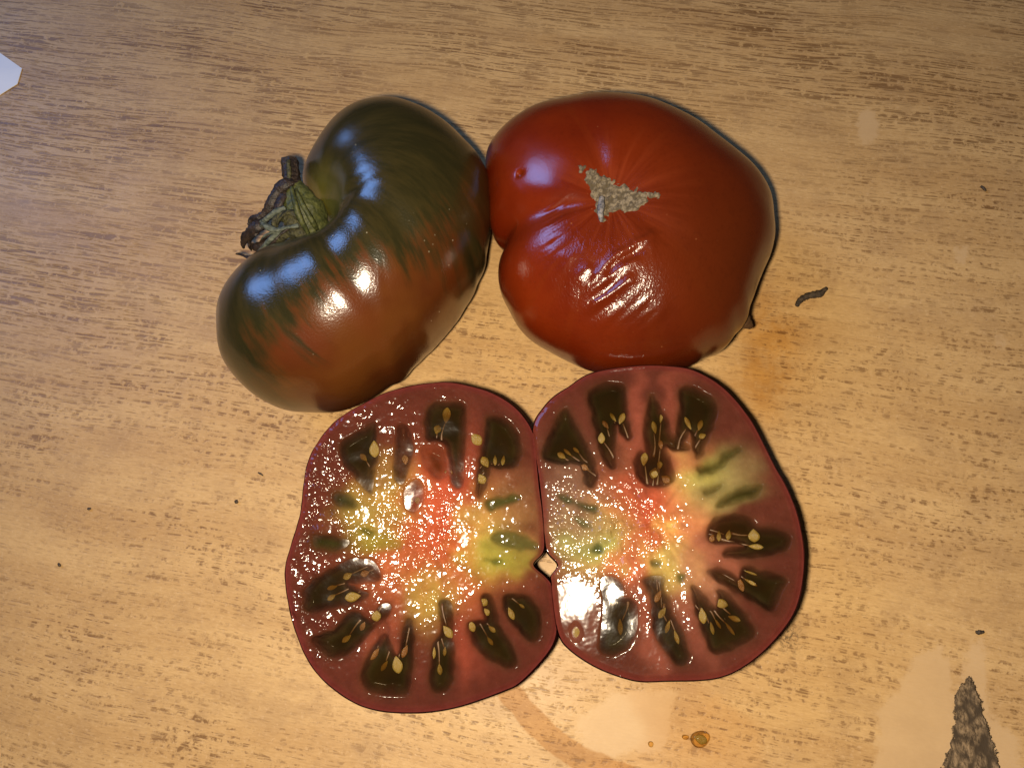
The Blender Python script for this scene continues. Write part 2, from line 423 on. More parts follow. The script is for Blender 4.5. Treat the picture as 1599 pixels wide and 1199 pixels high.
def left_tomato():
    n, nphi = 420, 220
    c, V, S = fit_body(LEFT, (622, 420), 0.026, 0.029, 0.026, n, nphi, sm=3)
    zeq = 0.026
    stem = at(490, 342, 0.034)[:2]; blo = at(690, 640, 0.0)[:2]
    x, y = V[..., 0], V[..., 1]
    top = smooth(zeq - 0.004, zeq + 0.012, V[..., 2])
    ds = np.hypot(x - stem[0], y - stem[1]); db = np.hypot(x - blo[0], y - blo[1])
    sig = np.arctan2(y - stem[1], x - stem[0]) - np.arctan2(y - blo[1], x - blo[0])
    tt = np.log(np.maximum(ds, 1e-5) / db)
    # shallow ribs that follow the meridians, strongest on the shoulder
    env = np.exp(-((ds - 0.028) / 0.02) ** 2)
    V[..., 2] += top * env * (0.00038 * np.cos(7 * sig + 0.6 + 1.5 * np.sin(sig)) + 0.00016 * np.cos(11 * sig + 2.0))
    # crease running from the stem pit over the rim
    cre = poly_at([(497, 340), (530, 315), (562, 297), (610, 280), (660, 270)], 0.05)
    dc = seg_dist(cre, x, y, False)
    V[..., 2] -= top * 0.0011 * np.exp(-(dc / 0.0022) ** 2) * np.exp(-(ds / 0.022) ** 2)
    # stem pit
    V[..., 2] -= top * 0.0075 * np.exp(-(ds / 0.0085) ** 2)
    base = np.array([c[0], c[1], 0.0])
    root = thing('whole_tomato', base, 'dark olive-green and brown kidney-shaped whole tomato with dried stem', 'tomato')
    P = (V - base).reshape(-1, 3)
    me = mesh_from('left_skin', P, grid_faces(nphi, n))
    attr_f(me, 'ct', np.cos(sig)); attr_f(me, 'st', np.sin(sig)); attr_f(me, 'tt', np.clip(tt, -4, 3)); attr_f(me, 'ds', ds)
    t = MT('dark_tomato_skin'); co = t.coord()
    ct, st, ta = t.attr('ct'), t.attr('st'), t.attr('tt')
    v1 = t.xyz(t.math('MULTIPLY', ct, 5.0), t.math('MULTIPLY', st, 5.0), t.math('MULTIPLY', ta, 0.9))
    v2 = t.xyz(t.math('MULTIPLY', ct, 10.0), t.math('MULTIPLY', st, 10.0), t.math('MULTIPLY', ta, 2.2))
    n1 = t.noise(v1, 1.0, 3, 0.6); n2 = t.noise(v2, 1.0, 4, 0.65); n3 = t.noise(co, 60, 3, 0.5); n4 = t.noise(t.mapping(co, loc=(1, 2, 3)), 30, 2, 0.5); n5 = t.noise(co, 130, 4, 0.65)
    e = t.math('ADD', ta, t.math('MULTIPLY', t.math('SUBTRACT', n1, 0.5), 1.0))
    e = t.math('ADD', e, t.math('MULTIPLY', t.math('SUBTRACT', n2, 0.5), 0.62))
    e = t.math('ADD', e, t.math('MULTIPLY', t.math('SUBTRACT', n5, 0.5), 0.5)); e = t.math('ADD', e, t.math('MULTIPLY', t.math('SUBTRACT', n4, 0.5), 0.9))
    ripe = t.rng(e, -0.02, 0.60)
    green = t.mix(t.rng(n2, 0.35, 0.65), (0.021, 0.018, 0.0055), (0.034, 0.026, 0.0075))
    brown = t.mix(t.rng(n3, 0.35, 0.65), (0.098, 0.030, 0.0055), (0.074, 0.019, 0.0042))
    brown = t.mix(t.math('MULTIPLY', t.rng(n4, 0.5, 0.7), 0.6), brown, (0.105, 0.021, 0.0065))
    colr = t.mix(ripe, green, brown)
    colr = t.mix(t.math('MULTIPLY', t.rng(t.attr('ds'), 0.004, 0.016, 1.0, 0.0), 0.7), colr, (0.16, 0.14, 0.022))
    spk = t.rng(t.voro(co, 230), 0.02, 0.07, 1.0, 0.0)
    colr = t.mix(t.math('MULTIPLY', spk, t.math('MULTIPLY', t.rng(n3, 0.45, 0.6), 0.55)), colr, (0.45, 0.40, 0.28))
    t.p(Base_Color=colr, Roughness=0.21, Specular_IOR_Level=0.85, Normal=skin_sparkle(t, co, 0.8))
    obj('skin', me, t.m, root)
    bvh = BVHTree.FromPolygons([Vector(p) for p in P.tolist()], grid_faces(nphi, n).tolist())

    # dried stem, fleshy calyx and curled sepals
    def pt(px, py, z): return at(px, py, z) - base
    mg = simple_mat('calyx_green', (0.028, 0.034, 0.009), (0.085, 0.09, 0.025), 600, 0.55, 0.0005)
    md = simple_mat('dried_stem_brown', (0.010, 0.007, 0.007), (0.036, 0.023, 0.018), 900, 0.5, 0.0004)
    mgrey = simple_mat('dried_sepal_grey', (0.045, 0.055, 0.040), (0.125, 0.14, 0.11), 700, 0.65, 0.0006)
    mol = simple_mat('dried_sepal_olive', (0.018, 0.017, 0.008), (0.065, 0.060, 0.022), 800, 0.65, 0.0007)
    V0, F0 = tube([pt(500, 352, .029), pt(489, 346, .032), pt(474, 330, .0355), pt(464, 306, .037), pt(457, 288, .0375)], [0.0045, 0.0068, 0.0060, 0.0042, 0.0026], 20, 0.62, 0.05, 3)
    cal = obj('calyx', mesh_from('calyx', V0, F0), mg, root)
    for pp, rr in (([pt(455, 292, .041), pt(460, 315, .0415), pt(468, 340, .0395), pt(482, 366, .035)], [.0005, .0008, .0009, .0005]),
                   ([pt(462, 296, .040), pt(474, 322, .0405), pt(489, 348, .0375), pt(497, 362, .033)], [.0005, .0007, .0008, .0005])):
        V0, F0 = tube(pp, rr, 8, 0.8, 0.08, 8); obj('calyx_ridge', mesh_from('calyx_ridge', V0, F0), mg, cal)
    V0, F0 = tube([pt(460, 294, .0370), pt(455, 276, .0375), pt(452, 250, .038)], [0.0028, 0.0025, 0.0026], 7, 0.9, 0.10, 5)
    stemo = obj('stem', mesh_from('stem', V0, F0, False), md, root)
    V0, F0 = tube([pt(452, 282, .0398), pt(451, 266, .0403), pt(450, 250, .0404)], [.0006, .0007, .0006], 6, 0.7, 0.2, 6)
    obj('stem_groove', mesh_from('stem_groove', V0, F0), mol, stemo)
    SEP = [(md, [(458, 284, .0395), (444, 288, .0400), (432, 300, .039), (424, 318, .038), (414, 334, .036), (404, 342, .035), (394, 343, .034), (389, 352, .033)], [.0012, .0019, .0015, .0017, .0013, .0015, .0012, .0006], .5),
           (md, [(446, 300, .0385), (436, 316, .0385), (428, 332, .037), (414, 346, .036), (402, 350, .036)], [.0012, .0018, .0014, .0014, .0007], .5),
           (md, [(414, 342, .0360), (404, 352, .0368), (393, 360, .036), (385, 370, .033), (380, 380, .031), (381, 388, .029)], [.0010, .0019, .0016, .0016, .0009, .0003], .5),
           (md, [(406, 356, .0355), (398, 364, .035), (391, 374, .032), (390, 384, .030), (393, 391, .028)], [.0010, .0015, .0011, .0009, .0003], .5),
           (md, [(446, 363, .0335), (430, 370, .0335), (416, 380, .032), (403, 386, .031), (394, 385, .030), (391, 378, .030)], [.0010, .0015, .0014, .0015, .0010, .0004], .5),
           (md, [(452, 352, .0365), (440, 362, .0355), (424, 366, .0350), (414, 372, .034), (406, 380, .032)], [.0009, .0012, .0010, .0010, .0004], .5),
           (mgrey, [(446, 325, .0412), (436, 328, .0412), (426, 334, .0408), (416, 342, .0395), (406, 347, .0375)], [.0005, .0008, .0008, .0007, .0004], .7),
           (mgrey, [(466, 352, .0390), (448, 355, .0392), (432, 359, .0388), (421, 356, .0385), (413, 351, .0378), (409, 357, .036)], [.0007, .0006, .0010, .0016, .0014, .0004], .55),
           (mgrey, [(440, 357, .0388), (430, 366, .0378), (420, 376, .0368), (411, 386, .035), (400, 396, .031)], [.0006, .0008, .0007, .0006, .0003], .65),
           (mgrey, [(434, 358, .0385), (424, 363, .0380), (414, 368, .037), (408, 374, .0355)], [.0005, .0006, .0005, .0002], .65),
           (mol, [(474, 350, .0365), (456, 346, .0378), (444, 338, .0380), (434, 340, .0375), (429, 350, .0368), (436, 358, .0355)], [.0014, .0021, .0018, .0014, .0011, .0005], .45),
           (mol, [(470, 340, .0385), (456, 332, .0392), (444, 334, .0390), (436, 344, .038), (433, 354, .037)], [.0010, .0013, .0012, .0009, .0004], .5),
           (mol, [(482, 362, .0345), (466, 362, .0358), (450, 366, .0350), (440, 373, .034), (430, 380, .0325)], [.0014, .0018, .0012, .0010, .0004], .45),
           (mol, [(486, 370, .0335), (470, 369, .0342), (456, 373, .033), (446, 379, .0315), (436, 385, .030)], [.0008, .0011, .0008, .0007, .0003], .5),
           (mg, [(478, 330, .0335), (488, 326, .0340), (498, 328, .0340), (504, 338, .0330), (502, 350, .0315)], [.0016, .0030, .0028, .0020, .0006], .35),
           (md, [(398, 400, .028), (390, 402, .0275), (382, 400, .0265), (375, 397, .025), (369, 397, .022)], [.0005, .0008, .0005, .0007, .0003], .6)]
    for k, (m, pp, rr, fl_) in enumerate(SEP):
        V0, F0 = tube([pt(*q) for q in pp], rr, 9, fl_, 0.14, 20 + k, twist=1.6 if k % 2 else -1.3)
        obj('sepal', mesh_from('sepal', V0, F0), m, root)
    return root, bvh
left_tomato()

def red_tomato():
    n, nphi = 620, 340
    zeq = 0.025
    c, V, S = fit_body(RED, (985, 365), zeq, 0.028, 0.025, n, nphi, sm=3)
    x, y = V[..., 0], V[..., 1]
    top = smooth(zeq - 0.002, zeq + 0.010, V[..., 2])
    sc = at(955, 308, 0.050)[:2]
    dx, dy = x - sc[0], y - sc[1]; rs = np.hypot(dx, dy); an = np.arctan2(dy, dx)
    # sunken blossom end and the furrows between the lobes
    V[..., 2] -= top * 0.0042 * np.exp(-(rs / 0.0125) ** 2)
    for px_, py_, dep, wd in ((782, 388, 0.0020, 0.24), (872, 160, 0.0012, 0.25), (1075, 180, 0.0005, 0.3), (1150, 515, 0.0006, 0.25)):
        q = at(px_, py_, zeq)[:2] - sc; a0 = math.atan2(q[1], q[0]); da = (an - a0 + math.pi) % (2 * math.pi) - math.pi
        V[..., 2] -= dep * np.exp(-(da / wd) ** 2) * smooth(0.004, 0.016, rs) * top
    nz = Noise2(5); V[..., 2] += top * 0.0009 * (nz(x * 70 + 9, y * 70 + 4) - 0.5) * smooth(0.0, 0.012, rs)
    # loose wrinkled skin below the scar
    def fold(pts, h, w, z=0.049):
        nonlocal V
        pl = catmull(np.array([at(a, b, z)[:2] for a, b in pts]), 5, closed=False)
        dd = seg_dist(pl, x, y, False); e0 = np.hypot(x - pl[0][0], y - pl[0][1]); e1 = np.hypot(x - pl[-1][0], y - pl[-1][1])
        fade = smooth(0.0, 0.006, e0) * smooth(0.0, 0.006, e1)
        jit = 0.7 + 0.6 * nz(x * 420 + 60, y * 420 + 60)
        V[..., 2] += top * h * jit * fade * np.exp(-(dd / (w * jit)) ** 2)
    cr = lambda a, b: (860 + a / 4.44, 230 + b / 4.44)
    fold([cr(240, 968), cr(330, 870), cr(420, 770), cr(560, 690), cr(700, 620), cr(790, 570)], 0.00065, 0.0013)
    fold([cr(200, 1010), cr(390, 885), cr(480, 820), cr(560, 790), cr(640, 770)], 0.00075, 0.0011)
    fold([cr(200, 1095), cr(330, 1020), cr(450, 960), cr(560, 890), cr(620, 830)], 0.00075, 0.0011)
    fold([cr(330, 930), cr(430, 830), cr(560, 745), cr(700, 680)], -0.0007, 0.0015)
    fold([cr(330, 1010), cr(440, 930), cr(540, 860)], -0.0005, 0.0011)
    fold([cr(180, 770), cr(215, 840), cr(200, 960)], 0.0009, 0.0024)
    fold([cr(270, 860), cr(300, 780), cr(360, 720)], -0.0005, 0.0014)
    fold([cr(250, 1180), cr(400, 1110), cr(520, 1010)], 0.00045, 0.0016)
    fold([cr(240, 1130), cr(380, 1050), cr(560, 950)], -0.0004, 0.0014)
    fold([cr(690, 1150), cr(770, 1080), cr(870, 1010)], 0.0005, 0.0014)
    fold([cr(620, 780), cr(700, 700), cr(800, 640)], 0.0004, 0.0014)
    for k in range(7):
        o_ = k * 34
        fold([cr(300 + o_ * 1.1, 1240 + o_ * 0.2), cr(470 + o_, 1120 + o_ * 0.4), cr(640 + o_, 1000 + o_ * 0.5), cr(760 + o_ * 0.8, 930 + o_ * 0.6)], 0.00022 if k % 2 else -0.0002, 0.0011 + 0.0002 * (k % 3))
    fold([cr(20, 800), cr(80, 720), cr(150, 650)], 0.0005, 0.0022)
    for k in range(9):
        yy = 300 + k * 9
        fold([(832 + 3 * (k % 3), yy + 22), (862, yy + 14 + (k % 2) * 3), (897, yy - 2)], 0.00016, 0.0006, 0.048)
    # small pit
    pp = at(811, 266, 0.045)[:2]; V[..., 2] -= 0.0011 * np.exp(-(np.hypot(x - pp[0], y - pp[1]) / 0.0009) ** 2) * top
    base = np.array([c[0], c[1], 0.0])
    root = thing('whole_tomato', base, 'glossy red whole tomato with wrinkled skin and corky grey scar', 'tomato')
    P = (V - base).reshape(-1, 3); Fq = grid_faces(nphi, n)
    me = mesh_from('red_skin', P, Fq)
    attr_f(me, 'ca', np.cos(an)); attr_f(me, 'sa', np.sin(an)); attr_f(me, 'rs', rs)
    wr = np.exp(-(((x - at(950, 430, .049)[0]) / 0.022) ** 2 + ((y - at(950, 420, .049)[1]) / 0.02) ** 2))
    attr_f(me, 'wr', wr * top)
    # colour darkens to brown-red towards the lower right flank
    dark_flank = np.array([at(1190, 480, 0.02)[:2]])[0]; attr_f(me, 'dark_flank', np.exp(-(np.hypot(x - dark_flank[0], y - dark_flank[1]) / 0.056) ** 2))
    t = MT('red_tomato_skin'); co = t.coord(); ca, sa, r_ = t.attr('ca'), t.attr('sa'), t.attr('rs')
    v = t.xyz(t.math('MULTIPLY', ca, 6), t.math('MULTIPLY', sa, 6), t.math('MULTIPLY', r_, 30))
    st = t.noise(v, 1.0, 4, 0.6); bl = t.noise(co, 38, 3, 0.5)
    colr = t.mix(t.rng(bl, 0.35, 0.65), (0.185, 0.0175, 0.0018), (0.135, 0.0098, 0.0012))
    colr = t.mix(t.math('MULTIPLY', t.rng(st, 0.5, 0.68), 0.18), colr, (0.20, 0.030, 0.003))
    colr = t.mix(t.math('MULTIPLY', t.attr('dark_flank'), 0.85), colr, (0.048, 0.0115, 0.0022))
    near = t.math('MULTIPLY', t.rng(r_, 0.006, 0.026, 1.0, 0.0), t.rng(st, 0.35, 0.7))
    colr = t.mix(t.math('MULTIPLY', near, 0.2), colr, (0.34, 0.06, 0.02))
    spk = t.rng(t.voro(co, 210), 0.02, 0.07, 1.0, 0.0)
    colr = t.mix(t.math('MULTIPLY', spk, t.math('MULTIPLY', t.rng(bl, 0.42, 0.6), 0.35)), colr, (0.42, 0.16, 0.06))
    colr = t.mix(t.math('MULTIPLY', t.rng(t.noise(co, 700, 3, 0.65), 0.5, 0.7), 0.25), colr, t.mix(1.0, colr, (0.62, 0.6, 0.6), 'MULTIPLY'))
    wn = t.noise(t.mapping(co, rot=(0, 0, math.radians(-32)), scale=(1.0, 0.45, 1)), 1500, 3, 0.6)
    nr = skin_sparkle(t, co, 0.45)
    nr = t.bump(t.math('MULTIPLY', wn, t.attr('wr')), 0.00022, 0.8, nr)
    t.p(Base_Color=colr, Roughness=0.20, Specular_IOR_Level=0.7, Normal=nr)
    obj('skin', me, t.m, root)
    bvh = BVHTree.FromPolygons([Vector(p) for p in P.tolist()], Fq.tolist())
    # corky blossom scar: rough crust lying on the skin
    SC = [(897, 260), (912, 266), (930, 272), (945, 280), (962, 287), (980, 296), (995, 304), (1012, 306), (1030, 316), (1012, 322), (1004, 333), (990, 336), (970, 334), (952, 334), (942, 350), (934, 346), (930, 330), (922, 312), (912, 288), (905, 270)]
    poly = np.array([at(a, b, 0.048)[:2] - base[:2] for a, b in SC]); step = 0.00032
    x0, y0 = poly.min(0) - 0.002; x1, y1 = poly.max(0) + 0.002
    gx = np.arange(x0, x1, step); gy = np.arange(y0, y1, step); X, Y = np.meshgrid(gx, gy, indexing='ij')
    na, nb = Noise2(31), Noise2(32)
    e = -sdf(poly, X, Y) + 0.0016 * (na(X * 700, Y * 700) - 0.5) + 0.0011 * (nb(X * 2000, Y * 2000) - 0.5)
    H = smooth(-0.0001, 0.0008, e); bumpz = 0.0003 * (na(X * 1300 + 7, Y * 1300)) + 0.00035 * nb(X * 2800, Y * 2800 + 5)
    Zs = np.zeros_like(X)
    for i in range(X.shape[0]):
        for j in range(X.shape[1]):
            h = bvh.ray_cast(Vector((X[i, j], Y[i, j], 0.2)), Vector((0, 0, -1)))
            Zs[i, j] = h[0].z if h[0] else 0.03
    Zv = Zs - 0.0004 + H * (0.0004 + bumpz)
    idx = -np.ones(X.shape, int); keep = e > -0.0004
    cells = keep[:-1, :-1] & keep[1:, :-1] & keep[1:, 1:] & keep[:-1, 1:]
    used = np.zeros_like(keep); used[:-1, :-1] |= cells; used[1:, :-1] |= cells; used[1:, 1:] |= cells; used[:-1, 1:] |= cells
    idx[used] = np.arange(used.sum())
    I, J = np.nonzero(cells)
    Fs = np.stack([idx[I, J], idx[I + 1, J], idx[I + 1, J + 1], idx[I, J + 1]], -1)
    ms = mesh_from('scar', np.stack([X[used], Y[used], Zv[used]], -1), Fs)
    t = MT('corky_scar'); co = t.coord(); a = t.noise(co, 900, 4, 0.7); b = t.voro(co, 800)
    cc = t.mix(t.rng(a, 0.35, 0.65), (0.058, 0.044, 0.029), (0.215, 0.170, 0.112)); cc = t.mix(t.rng(b, 0.45, 0.8), cc, (0.08, 0.06, 0.035))
    t.p(Base_Color=cc, Roughness=0.85, Specular_IOR_Level=0.2, Normal=t.bump(t.noise(co, 2200, 3), 0.0003, 0.8))
    so = obj('blossom_scar', ms, t.m, root); so['label'] = 'corky grey-tan blossom scar'
    def surf(px_, py_, dz, z=0.048):
        q = at(px_, py_, z) - base; h = bvh.ray_cast(Vector((q[0], q[1], 0.2)), Vector((0, 0, -1))); return np.array([q[0], q[1], h[0].z + dz])
    md = simple_mat('dried_style', (0.06, 0.06, 0.075), (0.22, 0.20, 0.19), 900, 0.6, 0.0002)
    V0, F0 = tube([surf(939, 312, .0012), surf(938, 326, .0013), surf(937, 338, .0012), surf(939, 349, .0005)], [.0006, .0010, .0009, .0003], 8, 0.7, 0.15, 4)
    obj('dried_style', mesh_from('dried_style', V0, F0), md, so)
    # small dried nub on the lower right flank
    q0 = at(1163, 503, 0.020) - base
    V0, F0 = tube([q0 + np.array([-.003, .002, .002]), q0, q0 + np.array([.0022, -.0012, -.001])], [.0028, .0022, .0006], 9, 0.8, 0.12, 2)
    obj('dried_nub', mesh_from('dried_nub', V0, F0), simple_mat('nub_brown', (0.05, 0.022, 0.010), (0.09, 0.045, 0.018), 500, 0.5, 0.0003), root)
red_tomato()

# ------------------------------------------------------------------ cut halves
def flesh_material(name):
    t = MT(name); co = t.coord(); gr = t.attr('grain'); dk = t.attr('pocket')
    base = t.attr('tint', 'Color')
    n1 = t.noise(co, 420, 4, 0.6); n2 = t.noise(co, 1300, 3, 0.6)
    c = t.mix(t.rng(n1, 0.3, 0.7, 0.0, 0.5), base, t.mix(1.0, base, (0.70, 0.66, 0.62), 'MULTIPLY'))
    c = t.mix(t.math('MULTIPLY', t.rng(n2, 0.56, 0.72), 0.25), c, t.mix(1.0, c, (1.5, 1.5, 1.5), 'MULTIPLY'))
    # wet cells: scattered little domes that each catch the flash
    def domes(scale, seed, dens, rad):
        v = t.mapping(co, loc=(seed, seed * 0.7, seed * 0.3)); dd = t.voro(v, scale); cc = t.voro(v, scale, out='Color')
        sp = t.n('ShaderNodeSeparateColor'); t.put(sp.inputs[0], cc)
        on = t.math('LESS_THAN', sp.outputs[0], t.math('MULTIPLY', gr, dens))
        rr = t.math('MULTIPLY', t.math('ADD', 0.45, sp.outputs[1]), rad)
        return t.math('MULTIPLY', on, t.rng(dd, 0.0, rr, 1.0, 0.0))
    d1 = domes(520, 0.11, 0.7, 0.5); d2 = domes(950, 0.37, 1.2, 0.5)
    h = t.math('ADD', d1, t.math('MULTIPLY', d2, 0.5))
    rough_ = t.math('ADD', t.noise(co, 560, 1, 0.45), t.math('ADD', t.math('MULTIPLY', t.noise(co, 1000, 0, 0.5), 0.22), t.math('MULTIPLY', t.noise(co, 190, 1, 0.5), 1.1)))
    soft = t.bump(rough_, 0.00155, t.math('ADD', 0.024, t.math('MULTIPLY', gr, 0.95)))
    nr = t.bump(h, 0.00010, 1.0, soft)
    t.p(Base_Color=c, Roughness=0.10, Specular_IOR_Level=t.math('MULTIPLY', t.math('SUBTRACT', 1.0, t.math('MULTIPLY', dk, 0.95)), 0.27), Normal=nr, Subsurface_Weight=0.12, Subsurface_Scale=0.0025)
    t.b.inputs['Subsurface Radius'].default_value = (1.0, 0.35, 0.15)
    return t.m

def gel_material():
    t = MT('seed_gel'); co = t.coord()
    nr = t.bump(t.math('ADD', t.noise(co, 300, 2, 0.5), t.math('MULTIPLY', t.noise(co, 1000, 2), 0.2)), 0.0002, 0.30)
    tr = t.n('ShaderNodeBsdfTransparent'); gl = t.n('ShaderNodeBsdfGlossy'); df = t.n('ShaderNodeBsdfDiffuse'); fr = t.n('ShaderNodeFresnel')
    tint = t.mix(t.rng(t.noise(co, 160, 3), 0.35, 0.65), (0.66, 0.50, 0.25), (0.58, 0.50, 0.24))
    tk = t.attr('thick'); tint = t.mix(tk, (1.0, 1.0, 1.0), tint)
    t.put(tr.inputs[0], tint); gl.inputs['Roughness'].default_value = 0.10; t.put(gl.inputs['Normal'], nr)
    df.inputs[0].default_value = (0.045, 0.024, 0.007, 1); t.put(df.inputs['Normal'], nr)
    fr.inputs[0].default_value = 1.38; t.put(fr.inputs['Normal'], nr)
    m1 = t.n('ShaderNodeMixShader'); t.put(m1.inputs[0], t.math('MULTIPLY', tk, 0.20)); t.t.links.new(tr.outputs[0], m1.inputs[1]); t.t.links.new(df.outputs[0], m1.inputs[2])
    m2 = t.n('ShaderNodeMixShader'); t.t.links.new(fr.outputs[0], m2.inputs[0]); t.t.links.new(m1.outputs[0], m2.inputs[1]); t.t.links.new(gl.outputs[0], m2.inputs[2])
    t.t.links.new(m2.outputs[0], t.out.inputs['Surface']); t.t.nodes.remove(t.b)
    return t.m

FLESH = flesh_material('cut_tomato_flesh'); GEL = gel_material()
def seed_mat(name, c1, c2):
    t = MT(name); co = t.coord(); nz = t.noise(co, 700, 3, 0.6)
    t.p(Base_Color=t.mix(t.rng(nz, 0.35, 0.65), c1, c2), Roughness=0.28, Specular_IOR_Level=0.5, Normal=t.bump(t.noise(co, 1200, 2), 0.0002, 0.5), Subsurface_Weight=0.1, Subsurface_Scale=0.001)
    return t.m
SEEDM = [seed_mat('seed_yellow', (0.27, 0.175, 0.026), (0.17, 0.100, 0.018)), seed_mat('seed_orange', (0.21, 0.090, 0.016), (0.15, 0.055, 0.010))]
TISSUE = simple_mat('seed_strand', (0.095, 0.040, 0.016), (0.14, 0.070, 0.026), 300, 0.4, 0.0002)

def seed_mesh():
    """unit flattened teardrop: length 1 along +y (pointed end), width about 0.6"""
    V = []; F = []; nl, ns = 11, 14
    for i in range(nl + 1):
        u = i / nl; yy = u - 0.5
        u = 0.5 - 0.5 * math.cos(math.pi * (0.03 + 0.94 * u)); yy = u - 0.5
        w = 0.355 * math.sin(math.pi * u) ** 0.62 * (1 - 0.50 * u ** 2.0)
        for j in range(ns):
            a = 2 * math.pi * j / ns
            V.append((w * math.cos(a), yy, 0.52 * w * math.sin(a) * (1 + 0.12 * math.cos(2 * a))))
    for i in range(nl):
        for j in range(ns): F.append([i * ns + j, i * ns + (j + 1) % ns, (i + 1) * ns + (j + 1) % ns, (i + 1) * ns + j])
    F.append(list(range(ns))); F.append([nl * ns + j for j in range(ns)][::-1])
    return V, F
_sv, _sf = seed_mesh()
SEEDS = []
for k, m in enumerate(SEEDM):
    me = mesh_from('seed', np.array(_sv), [f[:] for f in _sf]); me.materials.append(m); SEEDS.append(me)

def catl(p): return catmull(np.array(p, float), 5)

def cut_half(label, outline, conv, unit, cpx, hc, nrm, locules, blobs, grains, skin_rgb, core_px, slits, base_rgb):
    """outline, locules in crop units; conv turns them to photo pixels; hc height of the cut at its centre"""
    nrm = np.array(nrm, float); nrm /= np.linalg.norm(nrm)
    p0 = at(cpx[0], cpx[1], hc)
    e1 = np.array([1.0, 0, 0]) - nrm * nrm[0]; e1 /= np.linalg.norm(e1); e2 = np.cross(nrm, e1)
    def loc2(px, py):
        q = at_plane(px, py, p0, nrm) - p0; return np.array([q.dot(e1), q.dot(e2)])
    def L(pts): return np.array([loc2(*conv(a, b)) for a, b in pts])
    base = np.array([p0[0], p0[1], 0.0])
    def world(a, b, h): return (p0 - base) + np.multiply.outer(a, e1) + np.multiply.outer(b, e2) + np.multiply.outer(h, nrm)
    root = thing('tomato_half', base, label, 'tomato half')
    n, ns = 560, 170
    pl = catl(L(outline)); r = circ_smooth(radial(pl, np.zeros(2), n), 1)
    th = np.linspace(0, 2 * math.pi, n, endpoint=False)
    sv = np.linspace(0, 1, ns) ** 0.85
    A = (np.cos(th) * r)[None, :] * sv[:, None]; B = (np.sin(th) * r)[None, :] * sv[:, None]
    edge = (1 - sv)[:, None] * r[None, :]
    wpts = p0 + np.multiply.outer(A, e1) + np.multiply.outer(B, e2); PX = project(wpts)
    # pigment: wall, core and the greenish places
    colr = np.zeros(A.shape + (3,)); colr[:] = base_rgb
    n1, n2, n3 = Noise2(41), Noise2(42), Noise2(43)
    wob = (n1(A * 260 + 50, B * 260 + 50) - 0.5) * 34
    for (cx, cy, rx, ry, rot, rgb, al) in blobs:
        ca, sa = math.cos(math.radians(rot)), math.sin(math.radians(rot))
        dx = PX[..., 0] + wob - cx; dy = PX[..., 1] + wob * 0.7 - cy
        u = (dx * ca + dy * sa) / rx; v = (-dx * sa + dy * ca) / ry
        f = (al * np.exp(-(u * u + v * v) ** 1.3))[..., None]
        colr = colr * (1 - f) + np.array(rgb) * f
    # radial streaks of the septa
    cl = loc2(*core_px); ang = np.arctan2(B - cl[1], A - cl[0]); rc = np.hypot(A - cl[0], B - cl[1])
    sk = n2(ang * 9 + 40, rc * 120 + 9)
    colr *= (0.86 + 0.28 * sk)[..., None]
    rimf = smooth(0.0022, 0.0001, edge)[..., None] * 0.7
    colr = colr * (1 - rimf) + np.array(skin_rgb) * 1.35 * rimf
    # locules: hollows in the flesh
    H = np.zeros(A.shape); pocket = np.zeros(A.shape); dull = np.zeros(A.shape); sds = []
    for lo in locules:
        q = catl(L(lo['p'])); s = sdf(q, A, B) + 0.0005 * (n3(A * 600 + 9, B * 600 + 9) - 0.5); sds.append(q)
        depth = lo.get('d', 0.0030)
        s = s - 0.0006; H -= depth * smooth(0.0001, -0.0022, s); f = smooth(0.0018, -0.0030, s)
        dull = np.maximum(dull, smooth(0.0012, -0.0002, s))
        g = smooth(0.010, 0.030, rc)[..., None]
        inner, outer = np.array(lo.get('ci', (0.044, 0.014, 0.0075))), np.array(lo.get('co', (0.021, 0.0165, 0.0062)))
        mt_ = n2(A * 330 + 11, B * 330 + 5)[..., None]; pc = (inner * (1 - g) + outer * g) * (0.45 + 0.85 * mt_) + np.array((0.0050, 0.0040, 0.0008)) * n1(A * 200, B * 200)[..., None]
        f = f[..., None]; colr = colr * (1 - f) + pc * f; pocket = np.maximum(pocket, f[..., 0])
    for sp, rgb in slits:
        s = sdf(catl(L(sp)), A, B) + 0.0009 * (n3(A * 500, B * 500 + 9) - 0.5)
        f = (smooth(0.0012, -0.0010, s) * 0.9)[..., None]; colr = colr * (1 - f) + np.array(rgb) * f
        H -= 0.0006 * smooth(0.0006, -0.0008, s)
    # granular wet relief
    gr = np.full(A.shape, 0.07)
    for (cx, cy, rx, ry, al) in grains:
        gr += al * np.exp(-(((PX[..., 0] - cx) / rx) ** 2 + ((PX[..., 1] - cy) / ry) ** 2))
    gr = np.clip(gr * (0.25 + 1.6 * n1(A * 240 + 7, B * 240 + 3) ** 1.6), 0.0, 1.0) * (1 - 0.9 * pocket)
    H += (1 - pocket) * (0.00026 * (n2(A * 170 + 20, B * 170 + 20) - 0.5) + 0.00035 * (n3(A * 520 + 30, B * 520 + 30) - 0.5) * np.clip(gr * 1.6, 0, 1))
    H -= 0.0004 * smooth(0.0014, 0.0, edge)
    P = world(A, B, H)
    me = mesh_from('flesh', P.reshape(-1, 3), grid_faces(ns, n))
    attr_c(me, 'tint', np.clip(colr, 0, 1).reshape(-1, 3)); attr_f(me, 'grain', gr); attr_f(me, 'pocket', dull)
    obj('flesh', me, FLESH, root)
    # skin: rounded outside of the half, down to the table
    nk = 26; rs_ = r + 0.00030; Vs = []
